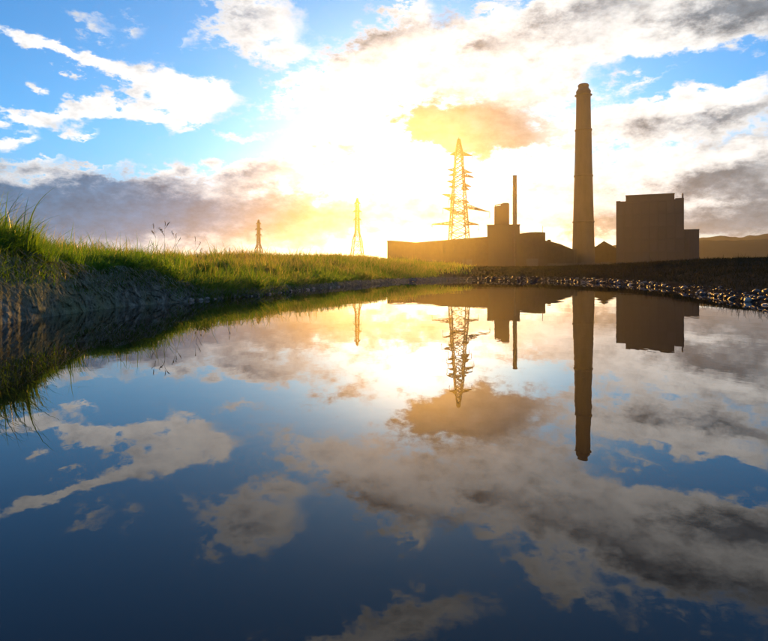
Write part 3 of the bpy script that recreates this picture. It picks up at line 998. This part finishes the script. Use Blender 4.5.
box('parapet', px_x(672.6, d) - xc, hx, .0, .3, zt(200.2) + .003, zt(199.2), M['concrete'], root)
box('parapet', -hx, px_x(622.5, d) - xc, .0, .3, zt(200.2) + .003, zt(199.6), M['concrete'], root)
bars('vent_pipe', [((px_x(679.4, d) - xc, 1, zt(200.2)), (px_x(679.4, d) - xc, 1, zt(194.6)), .5)], M['steel'], root, 10)
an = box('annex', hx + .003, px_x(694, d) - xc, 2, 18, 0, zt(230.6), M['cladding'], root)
box('annex_roof', hx + .004, px_x(694.2, d) - xc, 1.8, 18.2, zt(230.6) + .003, zt(229.9), M['roofing'], root)
for j in range(3):
    box('annex_panel', hx + .15 + j * 1.5, hx + 1.5 + j * 1.5, 1.9, 2.0, 1.0, zt(232), M['cladding'], an, .02)
box('loading_door', -3, 3.4, -.12, .0, .3, 2.1, M['paint'], root, .03)

# long low hall behind the far bank
d = 190.0; k = d / F
xm = px_x(437, d)
root = empty('long_hall', (xm, d, GZ), -math.atan2(xm, d))
tag(root, 'long low hall with uneven roofline running left from the stepped plant building', 'power building')
zt = lambda y: px_z(y, d) - GZ
P = lambda x, y: (px_x(x, d) - xm, zt(y))
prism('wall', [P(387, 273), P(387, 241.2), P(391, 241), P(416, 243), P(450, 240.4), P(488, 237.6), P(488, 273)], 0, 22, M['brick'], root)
def roofstrip(name, pts, y0, y1, th, parent):
    up = [P(*q) for q in pts]; lo = [(a_, b_ - th) for a_, b_ in up][::-1]
    return prism(name, [(a_, b_ + .01) for a_, b_ in up] + [(a_, b_ + .01) for a_, b_ in lo], y0, y1, M['roofing'], parent)
roofstrip('roof', [(386.5, 240.4), (391, 240.2), (416, 242.3), (450, 239.6), (488, 236.8)], -.4, 22.4, .25, root)
for j in range(9):
    xx = 393 + j * 10.3
    zz = zt(np.interp(xx, [391, 416, 450, 488], [242, 244, 241.4, 238.6]))
    box('pilaster', px_x(xx, d) - xm - .3, px_x(xx, d) - xm + .3, -.25, .0, 0, zz - .2, M['brick'], root)
for j in range(3):
    box('door', -14 + j * 11, -11 + j * 11, -.15, 0, .3, 3.6, M['paint'], root)

# stepped plant building with its tower
d = 188.0; k = d / F
xm = px_x(503.5, d)
root = empty('stepped_plant_building', (xm, d, GZ), -math.atan2(xm, d))
tag(root, 'stepped plant building with a square tower beside the thin flue', 'power building')
zt = lambda y: px_z(y, d) - GZ
P = lambda x, y: (px_x(x, d) - xm, zt(y))
box('wall', P(487.4, 0)[0], P(519.4, 0)[0], 0, 12, 0, zt(225.2), M['cladding'], root, .05)
box('roof', P(487.0, 0)[0], P(519.8, 0)[0], -.3, 12.3, zt(225.2) + .003, zt(224.5), M['roofing'], root)
tw = prism('tower', [P(494.3, 224.5), P(494.3, 206), P(497, 205), P(500.6, 204.6), P(500.6, 203), P(504, 202), P(508.2, 202.2), P(509.2, 203.2), P(509.2, 224.5)], 2, 9, M['cladding'], root)
bars('pipe', [((P(495.2, 0)[0], 2.4, zt(206)), (P(495.2, 0)[0], 2.4, zt(204.3)), .4), ((P(495.2, 0)[0], 2.4, zt(204.3)), (P(500.6, 0)[0], 2.4, zt(203.1)), .35)], M['steel'], tw, 8)
box('shoulder', P(509.3, 0)[0], P(513.2, 0)[0], 3, 9, zt(224.5), zt(224.0), M['cladding'], tw)

# thin flue
d = 186.0; k = d / F
root = empty('thin_flue', (px_x(516.2, d), d + 2, GZ))
tag(root, 'slender steel flue rising right of the square tower', 'chimney')
zt = lambda y: px_z(y, d + 2) - GZ
lathe('shaft', [(2.5 * k, 0), (2.5 * k, zt(231)), (2.15 * k, zt(230)), (2.05 * k, zt(176.5))], M['steel'], root, 24)
lathe('rim', [(2.05 * k, zt(176.5)), (2.3 * k, zt(176.3)), (2.3 * k, zt(175.4)), (1.8 * k, zt(175.3)), (1.8 * k, zt(178))], M['steel'], root, 24)
for y_ in (195, 213):
    lathe('band', [(2.0 * k, zt(y_ + .4)), (2.35 * k, zt(y_ + .4)), (2.35 * k, zt(y_ - .4)), (2.0 * k, zt(y_ - .4))], M['steel'], root, 24)

# storage hall with shallow curved roof
d = 184.0; k = d / F
xm = px_x(533, d)
root = empty('curved_roof_hall', (xm, d, GZ), -math.atan2(xm, d))
tag(root, 'hall with shallow curved roof and thin mast right of the flue', 'power building')
zt = lambda y: px_z(y, d) - GZ
P = lambda x, y: (px_x(x, d) - xm, zt(y))
xs = np.linspace(519.9, 545, 9)
arc_ = [(x, 234.2 - 1.4 * math.sin(math.pi * (i / 8) * .8)) for i, x in enumerate(xs)]
prism('wall', [P(519.9, 273)] + [P(*q) for q in arc_] + [P(545, 273)], 0, 16, M['brick'], root)
roofstrip('roof', [(x, y - .7) for x, y in arc_], -.4, 16.4, .2, root)
bars('mast', [((P(542.6, 0)[0], 4, zt(234)), (P(542.6, 0)[0], 4, zt(225)), .22, .14)], M['steel'], root, 6)
box('door', -2, 1.5, -.15, 0, .3, 3.8, M['paint'], root)

# lean-to shed stepping down to the chimney
d = 194.0
xm = px_x(559, d)
root = empty('sloped_shed', (xm, d, GZ), -math.atan2(xm, d))
tag(root, 'shed with roof sloping down from curved hall to the tall chimney', 'shed')
zt = lambda y: px_z(y, d) - GZ
P = lambda x, y: (px_x(x, d) - xm, zt(y))
prism('wall', [P(545.3, 273), P(545.3, 241), P(549, 241.4), P(560, 244.6), P(573, 250.5), P(573, 273)], 0, 12, M['brick'], root)
roofstrip('roof', [(545.3, 240.3), (549, 240.7), (560, 243.9), (573.5, 250)], -.3, 12.3, .2, root)
box('roof_vent', P(547.5, 0)[0], P(551, 0)[0], 3, 5, zt(241.4), zt(238.9), M['steel'], root)

# gabled house between chimney and boiler house
d = 214.0
xm = px_x(605, d)
root = empty('gabled_workshop', (xm, d, GZ), -math.atan2(xm, d))
tag(root, 'small gabled workshop between the tall chimney and the dark block', 'workshop')
zt = lambda y: px_z(y, d) - GZ
P = lambda x, y: (px_x(x, d) - xm, zt(y))
prism('wall', [P(594, 273), P(594, 247), P(596.5, 247), P(604, 242), P(615, 248.6), P(619, 248.6), P(619, 273)], 0, 14, M['brick'], root)
roofstrip('roof', [(593.5, 246.3), (596.5, 246.3), (604, 241), (615.3, 247.8), (619, 247.8)], -.4, 14.4, .2, root)
box('door', -1.5, 1.5, -.15, 0, .3, 3.2, M['paint'], root)

# low boundary wall in front of the works
d = 170.0
root = empty('boundary_wall', (px_x(590, d), d, GZ))
tag(root, 'low concrete boundary wall along the foot of the works', 'wall')
zt = lambda y: px_z(y, d) - GZ
for j in range(16):
    xa, xb = 548 + j * 9.0, 548 + (j + 1) * 9.0
    box('wall_panel', px_x(xa, d) - px_x(590, d) + .05, px_x(xb, d) - px_x(590, d) - .05, 0, .25, 0, zt(263.5) + random.uniform(-.06, .06), M['concrete'], root, .02)
    box('post', px_x(xb, d) - px_x(590, d) - .12, px_x(xb, d) - px_x(590, d) + .12, -.1, .35, 0, zt(262.8), M['concrete'], root)

# ------------------------------------------------------------------ transmission towers
def tower_half(z, H, slim=False):
    """half width of the square lattice body at height z"""
    if slim:
        return np.interp(z, [0, .40 * H, .52 * H, .93 * H, H], [.095 * H, .055 * H, .026 * H, .016 * H, .004 * H])
    return np.interp(z, [0, .18 * H, .55 * H, .88 * H, H], [.086 * H, .070 * H, .046 * H, .024 * H, .004 * H])

def pylon(px, d, ytop, arms, rot, label, thick=1.0, slim=False):
    H = px_z(ytop, d) - GZ
    root = empty('transmission_tower', (px_x(px, d), d, GZ), rot)
    tag(root, label, 'pylon', 'transmission towers')
    lv = [0, .14 * H, .28 * H, .40 * H, .52 * H] + list(np.linspace(.6, .96, 7) * H) if slim else list(np.linspace(0, .62, 12) * H) + list(np.linspace(.66, .96, 10) * H)
    tb = .22 * thick
    cor = ((-1, -1), (1, -1), (1, 1), (-1, 1))
    for sx, sy in cor:
        seg = []
        zs = lv + [H * .985]
        for a_, b_ in zip(zs[:-1], zs[1:]):
            ha, hb = tower_half(a_, H, slim), tower_half(b_, H, slim)
            seg.append(((sx * ha, sy * ha, a_), (sx * hb, sy * hb, b_), tb * 1.35))
        bars('leg', seg, M['steel'], root)
    br = []
    for a_, b_ in zip(lv[:-1], lv[1:]):
        ha, hb = tower_half(a_, H, slim), tower_half(b_, H, slim)
        for i in range(4):
            (ax, ay), (bx_, by) = cor[i], cor[(i + 1) % 4]
            br.append(((ax * ha, ay * ha, a_), (bx_ * hb, by * hb, b_), tb * .75))
            br.append(((bx_ * ha, by * ha, a_), (ax * hb, ay * hb, b_), tb * .75))
            br.append(((ax * hb, ay * hb, b_), (bx_ * hb, by * hb, b_), tb * .7))
    bars('bracing', br, M['steel'], root)
    bars('peak', [((0, 0, H * .95), (0, 0, H), tb * 1.2, tb * .6)], M['steel'], root)
    for (fz, reach, ang_, droop) in arms:
        z = fz * H; hw = tower_half(z, H, slim); dp = H * (.03 if slim else .022)
        c, s_ = math.cos(R(ang_)), math.sin(R(ang_))
        L = reach
        tip = (c * L, s_ * L, z + droop)
        pa = (-s_ * hw * .9 + c * hw * .7, c * hw * .9 + s_ * hw * .7); pb = (s_ * hw * .9 + c * hw * .7, -c * hw * .9 + s_ * hw * .7)
        seg = []
        roots = [(*pa, z), (*pb, z), (*pa, z + dp), (*pb, z + dp)]
        for q in roots:
            seg.append((q, tip, tb * .9))
        nn = 5
        for j in range(1, nn):
            f0, f1 = (j - 1) / nn, j / nn
            lerp = lambda q, f: tuple(q[m_] + (tip[m_] - q[m_]) * f for m_ in range(3))
            seg.append((lerp(roots[0], f0), lerp(roots[1], f1), tb * .6)); seg.append((lerp(roots[0], f0), lerp(roots[2], f1), tb * .6))
            seg.append((lerp(roots[3], f0), lerp(roots[1], f1), tb * .6)); seg.append((lerp(roots[2], f1), lerp(roots[3], f1), tb * .6))
        ca = bars('crossarm', seg, M['steel'], root)
        ins = []
        for j in range(7):
            zz = tip[2] - .25 - j * .28
            ins.append(((tip[0], tip[1], zz), (tip[0], tip[1], zz - .14), .34, .2))
        ins.append((tip, (tip[0], tip[1], tip[2] - 2.3), .08))
        bars('insulator', ins, M['glassy'], ca, 8)
    return root

d = 230.0; k = d / F
A = lambda y: (px_z(y, d) - GZ) / (px_z(137, d) - GZ)
pylon(458.8, d, 137, [
    (A(155), 9.2 * k, 178, .15), (A(155), 13.4 * k, -4, -.3),
    (A(171), 11.5 * k, 172, .5), (A(172), 13.6 * k, -6, -.4), (A(175.5), 11 * k, 184, 0), (A(176), 15.4 * k, 4, -.4),
    (A(183), 11.8 * k, 176, .6), (A(186), 12.4 * k, -5, -.2), (A(189), 11 * k, 8, -.2), (A(188), 12 * k, 200, .3),
    (A(198), 18 * k, 190, 1.3), (A(200), 10 * k, 160, .4), (A(203), 15 * k, -60, -.4), (A(203), 13 * k, 120, .2),
    (A(211), 16.5 * k, 188, 1.0), (A(207), 31 * k, -3, -1.9), (A(214), 14 * k, 240, -.2), (A(214), 13 * k, 60, .2),
    (A(224.5), 27 * k, 180, 0), (A(224.5), 20 * k, 0, 0)], R(4), 'largest lattice pylon with many crossarms rising behind the long hall', 1.8)
def std_arms(k, w):
    o = []
    for f, s_ in ((.91, .7), (.80, 1.0), (.69, .9)):
        o += [(f, w * s_, 172, 0), (f, w * s_, -8, 0)]
    return o
pylon(357.3, 400.0, 197, std_arms(1, 4.6 * 400 / F), R(-12), 'mid-sized lattice pylon rising from the grass near the sun', 2.2, True)
pylon(258.6, 560.0, 219, std_arms(1, 4.0 * 560 / F), R(-12), 'smallest lattice pylon, leftmost on the grassy horizon', 2.8, True)

# ------------------------------------------------------------------ haze in the low air
m = bpy.data.materials.new('haze_air')
m.use_nodes = True
nt = m.node_tree
nt.nodes.remove(nt.nodes['Principled BSDF'])
pv = nt.nodes.new('ShaderNodeVolumePrincipled')
pv.inputs['Color'].default_value = (1.0, .92, .74, 1)
pv.inputs['Density'].default_value = 1.3e-4
pv.inputs['Anisotropy'].default_value = .86
nt.links.new(pv.outputs[0], nt.nodes['Material Output'].inputs['Volume'])
hz = box('haze', -1300, 1300, -1300, 1300, -2.0, 68.0, m)
tag(hz, 'warm hazy air around the whole scene', kind='stuff')
